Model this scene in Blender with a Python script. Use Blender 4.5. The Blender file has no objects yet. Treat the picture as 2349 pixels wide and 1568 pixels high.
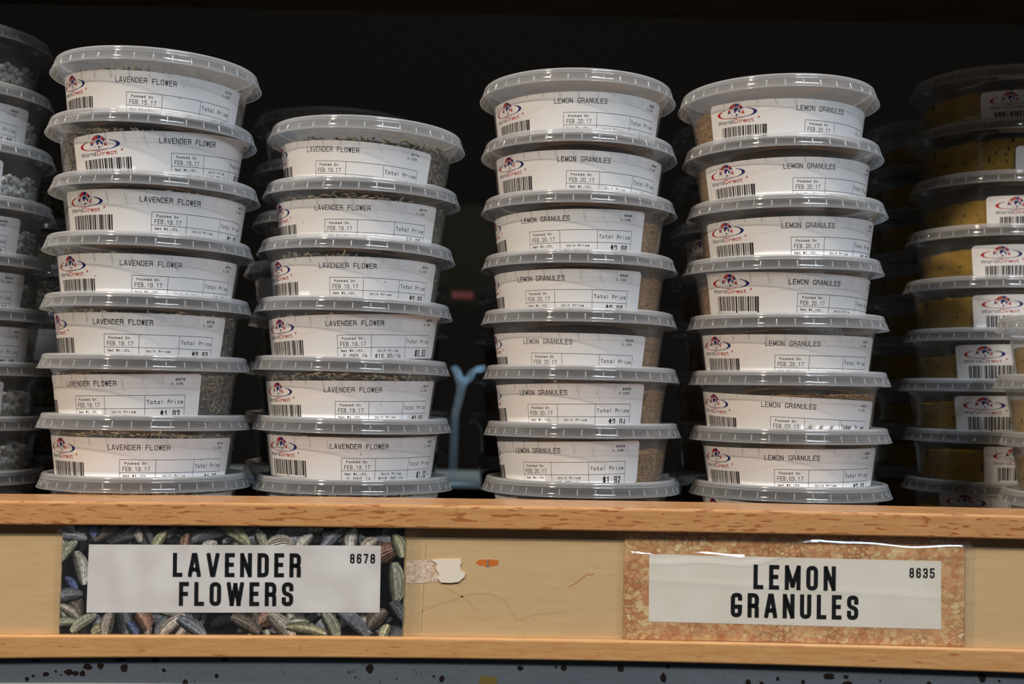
import bpy, bmesh, math, random
from math import sin, cos, pi, radians, sqrt, exp
from mathutils import Vector, Matrix
random.seed(7)
S = bpy.context.scene
C = S.collection
MM = 0.001
H = 1.30                       # camera height; heights below are relative to it

# ---------------------------------------------------------------- camera
PITCH, ROLL = 0.0439, 0.0213
cam = bpy.data.cameras.new('camera'); cam.sensor_width = 36.0
cam.lens = 2700 / 2349 * 36
cam.clip_start = 0.01
co = bpy.data.objects.new('camera', cam); C.objects.link(co)
R0 = Vector((1, 0, 0)); U0 = Vector((0, -sin(PITCH), cos(PITCH))); FW = Vector((0, cos(PITCH), sin(PITCH)))
rt = R0 * cos(ROLL) + U0 * sin(ROLL); up = U0 * cos(ROLL) - R0 * sin(ROLL)
m3 = Matrix((rt, up, -FW)).transposed()
co.matrix_world = Matrix.Translation((0, 0, H)) @ m3.to_4x4()
cam.dof.use_dof = True; cam.dof.focus_distance = 0.632; cam.dof.aperture_fstop = 9.0
S.camera = co

# ---------------------------------------------------------------- world, lamps, exposure
w = bpy.data.worlds.new('world'); S.world = w; w.use_nodes = True
w.node_tree.nodes['Background'].inputs[0].default_value = (0.80, 0.90, 1.0, 1)
w.node_tree.nodes['Background'].inputs[1].default_value = 0.022
def lamp(name, loc, aim, power, size, color, sy=None):
    l = bpy.data.lights.new(name, 'AREA'); l.energy = power; l.size = size; l.color = color
    if sy: l.shape = 'RECTANGLE'; l.size_y = sy
    else: l.shape = 'DISK'
    o = bpy.data.objects.new(name, l); C.objects.link(o); o.location = loc
    d = Vector(aim) - Vector(loc); o.rotation_euler = d.to_track_quat('-Z', 'Y').to_euler()
    return o
lamp('ceiling_spot_warm', (-1.05, -0.45, H + 1.55), (0.0, 0.65, H), 30, 0.11, (1.0, 0.83, 0.64))
lamp('ceiling_spot_white', (0.55, -0.75, H + 1.65), (0.0, 0.65, H), 9, 0.10, (0.93, 0.96, 1.0))
lamp('ceiling_panel_cool', (0.9, -0.55, H + 2.0), (0.0, 0.65, H - 0.02), 30, 0.9, (0.74, 0.87, 1.0), 0.5)
sp = bpy.data.lights.new('bag_fill_spot', 'SPOT'); sp.energy = 160; sp.color = (0.62, 0.84, 1.0); sp.spot_size = radians(3.6); sp.spot_blend = 0.8; sp.shadow_soft_size = 0.03  # narrow spot added only to brighten the bag in the gap
so = bpy.data.objects.new('bag_fill_spot', sp); C.objects.link(so); so.location = (0.25, 2.1, H + 1.0)
so.rotation_euler = (Vector((-0.048, 1.42, H + 0.028)) - Vector(so.location)).to_track_quat('-Z', 'Y').to_euler()
sp2 = bpy.data.lights.new('counter_fill_spot', 'SPOT'); sp2.energy = 4.5; sp2.color = (0.75, 0.9, 1.0); sp2.spot_size = radians(16); sp2.spot_blend = 0.8; sp2.shadow_soft_size = 0.05  # second added spot, lifts the grey counter strip behind the gap
so2 = bpy.data.objects.new('counter_fill_spot', sp2); C.objects.link(so2); so2.location = (-0.05, 1.62, H + 1.0)
so2.rotation_euler = (Vector((-0.06, 1.50, H - 0.105)) - Vector(so2.location)).to_track_quat('-Z', 'Y').to_euler()
S.view_settings.view_transform = 'Standard'; S.view_settings.look = 'None'
S.view_settings.gamma = 1.0; S.view_settings.exposure = 0.34
S.view_settings.use_curve_mapping = False
try:
    S.cycles.transparent_max_bounces = 40
    S.cycles.max_bounces = 10
    S.cycles.sample_clamp_indirect = 4.0
except Exception:
    pass

# ---------------------------------------------------------------- material helpers
def lin(r, g, b):
    f = lambda c: ((c / 255 + 0.055) / 1.055) ** 2.4 if c > 10 else c / 255 / 12.92
    return (f(r), f(g), f(b), 1)
class N:
    def __init__(s, name):
        s.m = bpy.data.materials.new(name); s.m.use_nodes = True
        s.t = s.m.node_tree; s.t.nodes.clear(); s.o = s.t.nodes.new('ShaderNodeOutputMaterial')
    def n(s, typ, **kw):
        x = s.t.nodes.new(typ)
        for k, v in kw.items():
            if k in x.inputs.keys(): x.inputs[k].default_value = v
            else: setattr(x, k, v)
        return x
    def l(s, a, b): s.t.links.new(a, b)
    def ramp(s, fac, stops, interp='LINEAR'):
        r = s.n('ShaderNodeValToRGB'); r.color_ramp.interpolation = interp
        e = r.color_ramp.elements
        while len(e) < len(stops): e.new(0.5)
        for q, (p, c) in zip(e, stops): q.position = p; q.color = c
        s.l(fac, r.inputs[0]); return r.outputs[0]
    def mix(s, fac, a, b, mode='MIX'):
        x = s.t.nodes.new('ShaderNodeMix'); x.data_type = 'RGBA'; x.blend_type = mode
        for sock, v in ((x.inputs[0], fac), (x.inputs[6], a), (x.inputs[7], b)):
            if hasattr(v, 'is_linked'): s.l(v, sock)
            else: sock.default_value = v
        return x.outputs[2]
    def coords(s, scale=(1, 1, 1), rot=(0, 0, 0)):
        tc = s.n('ShaderNodeTexCoord'); mp = s.n('ShaderNodeMapping')
        mp.inputs['Scale'].default_value = scale; mp.inputs['Rotation'].default_value = rot
        s.l(tc.outputs['Object'], mp.inputs[0]); return mp.outputs[0]
    def noise(s, vec, scale, detail=3.0, rough=0.5, dist=0.0):
        x = s.n('ShaderNodeTexNoise', Scale=scale, Detail=detail, Roughness=rough, Distortion=dist)
        s.l(vec, x.inputs['Vector']); return x.outputs['Fac']
    def pbr(s, color, rough=0.5, spec=0.5, bump=None, bstr=0.3, bdist=0.001, coat=0.0, metal=0.0):
        p = s.n('ShaderNodeBsdfPrincipled')
        if hasattr(color, 'is_linked'): s.l(color, p.inputs['Base Color'])
        else: p.inputs['Base Color'].default_value = color
        p.inputs['Roughness'].default_value = rough
        p.inputs['Specular IOR Level'].default_value = spec
        p.inputs['Metallic'].default_value = metal
        p.inputs['Coat Weight'].default_value = coat; p.inputs['Coat Roughness'].default_value = 0.12
        if bump is not None:
            b = s.n('ShaderNodeBump', Strength=bstr, Distance=bdist); s.l(bump, b.inputs['Height']); s.l(b.outputs[0], p.inputs['Normal'])
        s.l(p.outputs[0], s.o.inputs[0]); return s.m
def flat(name, rgb, rough=0.5, spec=0.3, **k): return N(name).pbr(lin(*rgb), rough, spec, **k)

def plastic(name, milk, tint, rough, gloss=1.0, ior=1.5):
    a = N(name)
    tr = a.n('ShaderNodeBsdfTransparent'); tr.inputs[0].default_value = (0.97, 0.975, 0.98, 1) if milk > 0.02 else (1, 1, 1, 1)
    df = a.n('ShaderNodeBsdfDiffuse'); df.inputs[0].default_value = tint
    tl = a.n('ShaderNodeBsdfTranslucent'); tl.inputs[0].default_value = tint
    m1 = a.n('ShaderNodeMixShader'); m1.inputs[0].default_value = 0.5
    a.l(df.outputs[0], m1.inputs[1]); a.l(tl.outputs[0], m1.inputs[2])
    lw = a.n('ShaderNodeLayerWeight'); lw.inputs[0].default_value = 0.25
    mr = a.n('ShaderNodeMapRange'); mr.inputs['To Min'].default_value = milk; mr.inputs['To Max'].default_value = min(0.95, milk + 0.30)
    a.l(lw.outputs['Facing'], mr.inputs['Value'])
    m2 = a.n('ShaderNodeMixShader'); a.l(mr.outputs[0], m2.inputs[0])
    a.l(tr.outputs[0], m2.inputs[1]); a.l(m1.outputs[0], m2.inputs[2])
    gl = a.n('ShaderNodeBsdfGlossy'); gl.inputs['Roughness'].default_value = rough
    gl.inputs[0].default_value = (gloss, gloss, gloss, 1)
    pw = a.n('ShaderNodeMath', operation='POWER'); a.l(lw.outputs['Facing'], pw.inputs[0]); pw.inputs[1].default_value = 4.0
    fr = a.n('ShaderNodeMapRange'); fr.inputs['To Min'].default_value = 0.045; fr.inputs['To Max'].default_value = 0.60
    lw.inputs[0].default_value = 0.5; a.l(pw.outputs[0], fr.inputs['Value'])
    nz = a.noise(a.coords(), 260.0, 2.0)
    b = a.n('ShaderNodeBump', Strength=0.06, Distance=0.0008); a.l(nz, b.inputs['Height']); a.l(b.outputs[0], gl.inputs['Normal'])
    m3_ = a.n('ShaderNodeMixShader'); a.l(fr.outputs[0], m3_.inputs[0])
    a.l(m2.outputs[0], m3_.inputs[1]); a.l(gl.outputs[0], m3_.inputs[2])
    a.l(m3_.outputs[0], a.o.inputs[0]); return a.m
M = {}
M['lid'] = plastic('lid_plastic', 0.20, (0.66, 0.67, 0.69, 1), 0.08, 1.0)
M['lidedge'] = plastic('lid_edge_plastic', 0.46, (0.80, 0.81, 0.83, 1), 0.10)
M['lidbead'] = plastic('lid_bead_plastic', 0.42, (0.74, 0.75, 0.77, 1), 0.085)
M['cup'] = plastic('cup_plastic', 0.13, (0.52, 0.52, 0.53, 1), 0.12)
M['sleeve'] = plastic('clear_sleeve', 0.004, (0.7, 0.75, 0.8, 1), 0.05)

def paper():
    a = N('label_paper'); v = a.coords()
    return a.pbr((0.80, 0.79, 0.79, 1), 0.42, 0.45, a.noise(v, 90, 2), 0.10, 0.001)
M['paper'] = paper()
M['ink'] = flat('thermal_ink', (38, 38, 42), 0.6, 0.2)
M['barink'] = flat('barcode_ink', (42, 38, 38), 0.6, 0.2)
M['wordink'] = flat('emblem_dark_blue_grey', (52, 56, 84), 0.5)
M['red'] = flat('emblem_red', (176, 38, 44), 0.5)
M['navy'] = flat('emblem_navy', (36, 38, 112), 0.5)
M['pink'] = flat('emblem_pink', (206, 120, 130), 0.5)
M['signink'] = flat('sign_black', (14, 16, 20), 0.35, 0.4)

def island(name, stops, rough=0.8, nscale=600, nmix=0.35, dark=(0.2, 0.2, 0.2, 1)):
    a = N(name); g = a.n('ShaderNodeNewGeometry')
    c = a.ramp(g.outputs['Random Per Island'], stops)
    nz = a.noise(a.coords(), nscale, 3)
    c2 = a.mix(a.ramp(nz, [(0.35, (0, 0, 0, 1)), (0.7, (nmix, nmix, nmix, 1))]), c, dark)
    return a.pbr(c2, rough, 0.2)
M['bud'] = island('lavender_bud', [(0, lin(120, 110, 92)), (0.25, lin(158, 146, 112)), (0.5, lin(112, 112, 118)), (0.72, lin(178, 164, 122)), (1, lin(92, 84, 92))], dark=lin(58, 54, 50))
M['budcore'] = island('lavender_core', [(0, lin(62, 56, 50)), (1, lin(84, 76, 62))], nscale=500)  # darker filler body behind the buds
M['granule'] = island('lemon_granule', [(0, lin(158, 122, 76)), (0.4, lin(198, 166, 112)), (0.7, lin(184, 142, 92)), (1, lin(222, 196, 140))], nscale=900, nmix=0.25, dark=lin(120, 80, 45))
M['chunk'] = island('white_crystal', [(0, lin(190, 190, 186)), (1, lin(235, 235, 230))], rough=0.5, nscale=300, nmix=0.15, dark=lin(150, 150, 148))
def powder(name, c1, c2, cd, thr=0.66):
    a = N(name); v = a.coords()
    base = a.mix(a.noise(v, 120, 3), c1, c2)
    spots = a.ramp(a.noise(v, 330, 2, 0.4), [(thr, (0, 0, 0, 1)), (thr + 0.04, (1, 1, 1, 1))])
    spots2 = a.ramp(a.noise(v, 900, 1, 0.4), [(0.66, (0, 0, 0, 1)), (0.72, (0.5, 0.5, 0.5, 1))])
    c = a.mix(spots, base, cd); c = a.mix(spots2, c, cd)
    return a.pbr(c, 0.95, 0.05, a.noise(v, 800, 3), 0.5, 0.001)
M['granbase'] = powder('lemon_granule_bed', lin(176, 140, 90), lin(150, 112, 68), lin(96, 66, 38), 0.62)
M['yellow'] = powder('yellow_seasoning', lin(190, 152, 30), lin(162, 124, 18), lin(40, 38, 14), 0.63)
M['tanspice'] = powder('golden_seasoning', lin(196, 164, 92), lin(174, 140, 66), lin(74, 72, 34), 0.64)

def oak(name, base, mid, fleck, fthr):
    a = N(name); v = a.coords()
    vs = a.coords((1, 9, 9))
    g1 = a.noise(vs, 60, 4, 0.6, 0.4)
    c = a.mix(a.ramp(g1, [(0.32, (0, 0, 0, 1)), (0.68, (1, 1, 1, 1))]), base, mid)
    vg = a.coords((1.0, 14, 14)); fine = a.noise(vg, 170, 3, 0.7)
    c = a.mix(a.ramp(fine, [(0.35, (0.22, 0.22, 0.22, 1)), (0.6, (0, 0, 0, 1))]), c, fleck)
    vf = a.coords((1, 6.5, 6.5), (0, radians(4), 0)); f = a.noise(vf, 105, 1.5, 0.4, 0.5)
    c = a.mix(a.ramp(f, [(fthr, (0, 0, 0, 1)), (fthr + 0.035, (0.85, 0.85, 0.85, 1))]), c, fleck)
    return a.pbr(c, 0.38, 0.45, fine, 0.12, 0.0006, coat=0.25)
M['oak'] = oak('oak_trim', lin(212, 162, 108), lin(198, 142, 90), lin(160, 94, 50), 0.60)
M['oak2'] = oak('oak_lower_trim', lin(216, 170, 114), lin(200, 146, 92), lin(170, 108, 62), 0.70)
def ply():
    a = N('birch_plywood'); v = a.coords((1, 8, 8))
    c = a.mix(a.noise(v, 40, 4, 0.6), lin(214, 186, 142), lin(196, 164, 120))
    f = a.noise(a.coords((1, 20, 20)), 160, 2)
    c = a.mix(a.ramp(f, [(0.6, (0, 0, 0, 1)), (0.75, (0.25, 0.25, 0.25, 1))]), c, lin(160, 122, 80))
    return a.pbr(c, 0.45, 0.35)
M['ply'] = ply()
M['darkwood'] = N('dark_shelf_wood'); 
def dw(a, c1=(62, 50, 38), c2=(36, 28, 22)):
    v = a.coords((1, 3, 3)); c = a.mix(a.noise(v, 30, 4), lin(*c1), lin(*c2))
    return a.pbr(c, 0.85, 0.1)
M['darkwood'] = dw(M['darkwood'])
M['black'] = flat('unlit_depth_black', (22, 20, 18), 0.95, 0.05)  # shade put into the colour: near-black keeps the depth behind the shelf dark
def beam():
    a = N('painted_steel'); v = a.coords()
    c = a.mix(a.noise(v, 30, 4), lin(98, 106, 114), lin(84, 92, 101))
    sp = a.ramp(a.noise(v, 420, 3), [(0.66, (0, 0, 0, 1)), (0.72, (0.7, 0.7, 0.7, 1))])
    big = a.ramp(a.noise(v, 22, 2), [(0.5, (0, 0, 0, 1)), (0.6, (1, 1, 1, 1))])
    c = a.mix(a.mix(1.0, sp, big, 'MULTIPLY'), c, lin(50, 50, 46))
    return a.pbr(c, 0.45, 0.4, a.noise(v, 260, 3), 0.3, 0.0008)
M['beam'] = beam()
M['beamlow'] = flat('pale_grey_paint', (170, 170, 166), 0.5)
M['rust'] = flat('rust_black', (30, 22, 20), 0.8, 0.1)
M['grime'] = flat('yellow_grime', (108, 96, 52), 0.8, 0.1)

# ---------------------------------------------------------------- mesh helpers
def mesh_obj(name, verts, faces, mats, parent=None, fm=None, smooth=False, loc=None):
    me = bpy.data.meshes.new(name); me.from_pydata(verts, [], faces)
    for m in (mats if isinstance(mats, (list, tuple)) else [mats]): me.materials.append(m)
    if fm: me.polygons.foreach_set('material_index', fm)
    if smooth: me.polygons.foreach_set('use_smooth', [True] * len(me.polygons))
    me.update()
    return link(name, me, parent, loc)
def link(name, me, parent=None, loc=None):
    o = bpy.data.objects.new(name, me); C.objects.link(o)
    if parent: o.parent = parent
    if loc: o.location = loc
    return o
def thing(name, label, cat, loc=(0, 0, 0), rot=(0, 0, 0), group=None):
    o = bpy.data.objects.new(name, None); C.objects.link(o); o.empty_display_size = 0.02
    o.location = loc; o.rotation_euler = rot; o['label'] = label; o['category'] = cat
    if group: o['group'] = group
    return o
def tag(o, label, cat, group=None):
    o['label'] = label; o['category'] = cat
    if group: o['group'] = group
    return o
def lathe(prof, n=96, closed_ends=False):
    vs, fs = [], []
    for r, z in prof:
        for k in range(n):
            t = 2 * pi * k / n; vs.append((r * MM * cos(t), r * MM * sin(t), z * MM))
    for i in range(len(prof) - 1):
        for k in range(n):
            a = i * n + k; b = i * n + (k + 1) % n
            fs.append((a, b, b + n, a + n))
    if closed_ends:
        fs.append(tuple(range(n - 1, -1, -1))); fs.append(tuple((len(prof) - 1) * n + k for k in range(n)))
    return vs, fs
def box_vf(x0, x1, y0, y1, z0, z1):
    v = [(x, y, z) for x in (x0, x1) for y in (y0, y1) for z in (z0, z1)]
    f = [(0, 1, 3, 2), (4, 6, 7, 5), (0, 4, 5, 1), (2, 3, 7, 6), (0, 2, 6, 4), (1, 5, 7, 3)]
    return v, f

# ---------------------------------------------------------------- container parts (shared meshes), local z=0 at the lid flange
def cup_r(z):      # outer body radius in mm for z (mm below flange)
    return 50.35 + 0.13 * z
DEPTH = 25.9
def cup_out(z):
    if z <= -5: return cup_r(z)
    T = [(-5, 49.7), (-3.2, 50.0), (-1.8, 50.4), (-0.7, 51.1), (0.3, 52.2), (1.4, 53.2), (3.0, 53.8), (6.0, 53.95)]
    for (a, ra), (b, rb) in zip(T, T[1:]):
        if z <= b: return ra + (rb - ra) * (z - a) / (b - a)
    return 53.95
cup_prof = [(53.9, 5.2), (53.8, 3.0), (53.2, 1.4), (52.2, 0.3), (51.1, -0.7), (50.4, -1.8), (50.0, -3.2)]
cup_prof += [(cup_r(z), z) for z in (-5, -10, -15, -20, -24.2)] + [(46.9, -25.2), (46.2, -25.8), (44, -DEPTH), (20, -DEPTH), (0.01, -DEPTH)]
v_, f_ = lathe(cup_prof, 112)
CUP = bpy.data.meshes.new('cup'); CUP.from_pydata(v_, [], f_); CUP.materials.append(M['cup'])
CUP.polygons.foreach_set('use_smooth', [True] * len(CUP.polygons))
# lid: flange bead, flared skirt with fins, rolled top bead, sunk plate
lid_prof = [(57.7, 0.05), (57.95, -0.12), (58.2, 0.1), (58.1, 0.5), (57.6, 0.95), (57.0, 1.6), (56.6, 2.6), (56.35, 4.0), (56.2, 5.3), (56.15, 5.7),
            (55.75, 5.85), (55.7, 6.3), (55.65, 7.2), (55.35, 8.0), (54.7, 8.55), (53.8, 8.75), (52.9, 8.6), (52.3, 8.1), (51.95, 7.4), (51.7, 6.9), (51.2, 6.7), (50.0, 6.65), (30, 6.6), (0.01, 6.6)]
v_, f_ = lathe(lid_prof, 144)
nb = len(v_)
lm_ = [1 if i < 3 * 144 else 2 if 9 * 144 <= i < 20 * 144 else 0 for i in range(len(f_))]
nl_ = len(f_)
for k in range(36):
    t0 = 2 * pi * k / 36; dt = 0.33 / 56.5
    prof = [(56.3, 4.7, 0.0), (56.38, 4.2, 0.25), (56.5, 3.2, 0.36), (56.85, 2.3, 0.42), (57.2, 1.6, 0.38), (57.5, 1.15, 0.0)]
    b0 = len(v_)
    for r, z, h in prof:
        for (da, hh) in ((-dt, 0.0), (-dt * 0.35, h), (dt * 0.35, h), (dt, 0.0)):
            rr = (r - 0.05 + hh) * MM; v_.append((rr * cos(t0 + da), rr * sin(t0 + da), z * MM))
    for i in range(len(prof) - 1):
        for j in range(3):
            a = b0 + i * 4 + j; f_.append((a, a + 1, a + 5, a + 4))
LID = bpy.data.meshes.new('lid'); LID.from_pydata(v_, [], f_); LID.materials.append(M['lid']); LID.materials.append(M['lidedge']); LID.materials.append(M['lidbead'])
lm_ += [1] * (len(f_) - nl_); LID.polygons.foreach_set('material_index', lm_); LID.transform(Matrix.Diagonal((1, 1, 0.94, 1)))
LID.polygons.foreach_set('use_smooth', [True] * len(LID.polygons))

def core(top, slope=0.0, inset=1.2, bump=0.6, n=72, seed=1):
    """fill body: lathed solid with an uneven, possibly slanted top"""
    rnd = random.Random(seed); vs, fs = [], []
    rows = [(0.0, 1), (0.3, 1), (0.62, 1), (0.85, 1)]
    nz = 6
    def ztop(x, y): return top + slope * x / 48.0 + bump * (sin(x * 0.33 + seed) * cos(y * 0.29 + 2 * seed) + 0.5 * sin(x * 0.9 + y * 0.7))
    for i in range(nz + 1):
        for k in range(n):
            t = 2 * pi * k / n; x, y = 48 * cos(t), 48 * sin(t); zt = ztop(x, y)
            z = -25.4 + (zt + 25.4) * i / nz; r = cup_r(z) - inset - 0.3 * rnd.random()
            vs.append((r * MM * cos(t), r * MM * sin(t), z * MM))
    for q in (0.88, 0.7, 0.45, 0.2):
        for k in range(n):
            t = 2 * pi * k / n; x, y = 48 * q * cos(t), 48 * q * sin(t)
            vs.append((x * MM, y * MM, (ztop(x, y) + 0.8 * (rnd.random() - 0.2)) * MM))
    for i in range(nz + 4):
        for k in range(n):
            a = i * n + k; b = i * n + (k + 1) % n; fs.append((a, b, b + n, a + n))
    fs.append(tuple((nz + 4) * n + k for k in range(n)))
    fs.append(tuple(range(n - 1, -1, -1)))
    return vs, fs, ztop
def add_bits(vs, fs, fm, count, ztop, kind, rnd, side=0.6):
    for _ in range(count):
        th = rnd.random() * 2 * pi
        if rnd.random() < side:
            zt = ztop(48 * cos(th), 48 * sin(th)) + (1.0 if kind != 'granule' else 0.2)
            zlo = -23.0 if kind == 'bud' else -25.0 if kind == 'granule' else -22.0; z = zlo + (zt - zlo) * rnd.random(); r = cup_r(z) - (2.1 if kind == 'bud' else 1.35 if kind == 'granule' else 3.4)
            nrm = Vector((cos(th), sin(th), 0))
        else:
            r = 47 * sqrt(rnd.random()); z = ztop(r * cos(th), r * sin(th)) + rnd.random() * (1.6 if kind == 'bud' else 0.5 if kind == 'granule' else 3.0)
            nrm = Vector((0, 0, 1))
        c = Vector((r * cos(th), r * sin(th), z))
        d = Vector((rnd.gauss(0, 1), rnd.gauss(0, 1), rnd.gauss(0, 1))); d -= nrm * d.dot(nrm) * 0.8; d.normalize()
        b0 = len(vs)
        if kind == 'bud':
            L = rnd.uniform(1.9, 2.9); W = rnd.uniform(0.5, 0.8)
            u = d.orthogonal().normalized(); w2 = d.cross(u)
            for (q, rr) in ((-1, 0.25), (-0.45, 0.95), (0.35, 1.0), (1, 0.3)):
                for k in range(5):
                    a = 2 * pi * k / 5; p = c + d * q * L + (u * cos(a) + w2 * sin(a)) * W * rr; vs.append(tuple(p * MM))
            for i in range(3):
                for k in range(5):
                    fs.append((b0 + i * 5 + k, b0 + i * 5 + (k + 1) % 5, b0 + i * 5 + 5 + (k + 1) % 5, b0 + i * 5 + 5 + k)); fm.append(1)
            fs.append((b0 + 4, b0 + 3, b0 + 2, b0 + 1, b0)); fm.append(1); fs.append(tuple(b0 + 15 + k for k in range(5))); fm.append(1)
        elif kind == 'granule':
            s = rnd.uniform(0.28, 0.62); u = d.orthogonal().normalized(); w2 = d.cross(u)
            for p in (c + d * s * 1.5, c - d * s * 1.5, c + u * s, c - u * s, c + w2 * s * 0.7, c - w2 * s * 0.7): vs.append(tuple(p * MM))
            for t in ((0, 2, 4), (0, 4, 3), (0, 3, 5), (0, 5, 2), (1, 4, 2), (1, 3, 4), (1, 5, 3), (1, 2, 5)):
                fs.append(tuple(b0 + k for k in t)); fm.append(1)
        else:
            s = rnd.uniform(1.6, 3.1); g = (1 + 5 ** 0.5) / 2
            P = [(-1, g, 0), (1, g, 0), (-1, -g, 0), (1, -g, 0), (0, -1, g), (0, 1, g), (0, -1, -g), (0, 1, -g), (g, 0, -1), (g, 0, 1), (-g, 0, -1), (-g, 0, 1)]
            F = [(0, 11, 5), (0, 5, 1), (0, 1, 7), (0, 7, 10), (0, 10, 11), (1, 5, 9), (5, 11, 4), (11, 10, 2), (10, 7, 6), (7, 1, 8), (3, 9, 4), (3, 4, 2), (3, 2, 6), (3, 6, 8), (3, 8, 9), (4, 9, 5), (2, 4, 11), (6, 2, 10), (8, 6, 7), (9, 8, 1)]
            mt = Matrix.Rotation(rnd.random() * 6, 3, d)
            for p in P:
                q = mt @ Vector((p[0] * 0.8, p[1] * 0.55, p[2] * 0.6)); q *= s * rnd.uniform(0.42, 0.68); vs.append(tuple((c + q) * MM))
            for t in F: fs.append(tuple(b0 + k for k in t)); fm.append(1)
def fill_mesh(name, kind, top, slope, mats, count, side, seed, bump=0.6):
    rnd = random.Random(seed); inset = 3.9 if kind == 'chunk' else (2.6 if kind == 'bud' else 1.3)
    vs, fs, zt = core(top, slope, inset, bump, seed=seed); fm = [0] * len(fs)
    if count: add_bits(vs, fs, fm, count, zt, kind, rnd, side)
    me = bpy.data.meshes.new(name); me.from_pydata(vs, [], fs)
    for m in mats: me.materials.append(m)
    me.polygons.foreach_set('material_index', fm); me.update(); return me
FILL = {
 'lavender': [fill_mesh('lavender_buds', 'bud', t, s, [M['budcore'], M['bud']], 1500, 0.62, i, 0.8) for i, (t, s) in enumerate(((-4.5, 1.5), (-5.5, -2.0), (-3.4, 1.0)), 11)],
 'lemon': [fill_mesh('lemon_granules', 'granule', t, s, [M['granbase'], M['granule']], 3200, 0.7, i, 0.3) for i, (t, s) in enumerate(((-7.5, 1.2), (-6.2, -1.0)), 21)],
 'chunk': [fill_mesh('white_chunks', 'chunk', -14.5, 1.5, [M['chunk'], M['chunk']], 620, 0.6, 31, 1.2)],
 'yellow': [fill_mesh('yellow_seasoning', 'none', t, s, [M['yellow']], 0, 0, i, 0.5) for i, (t, s) in enumerate(((-5.0, 3.5), (-4.0, 2.0), (-6.5, 5.0)), 41)],
 'tan': [fill_mesh('golden_seasoning', 'none', -8.0, 1.5, [M['tanspice']], 0, 0, 51, 0.4)],
}

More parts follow.
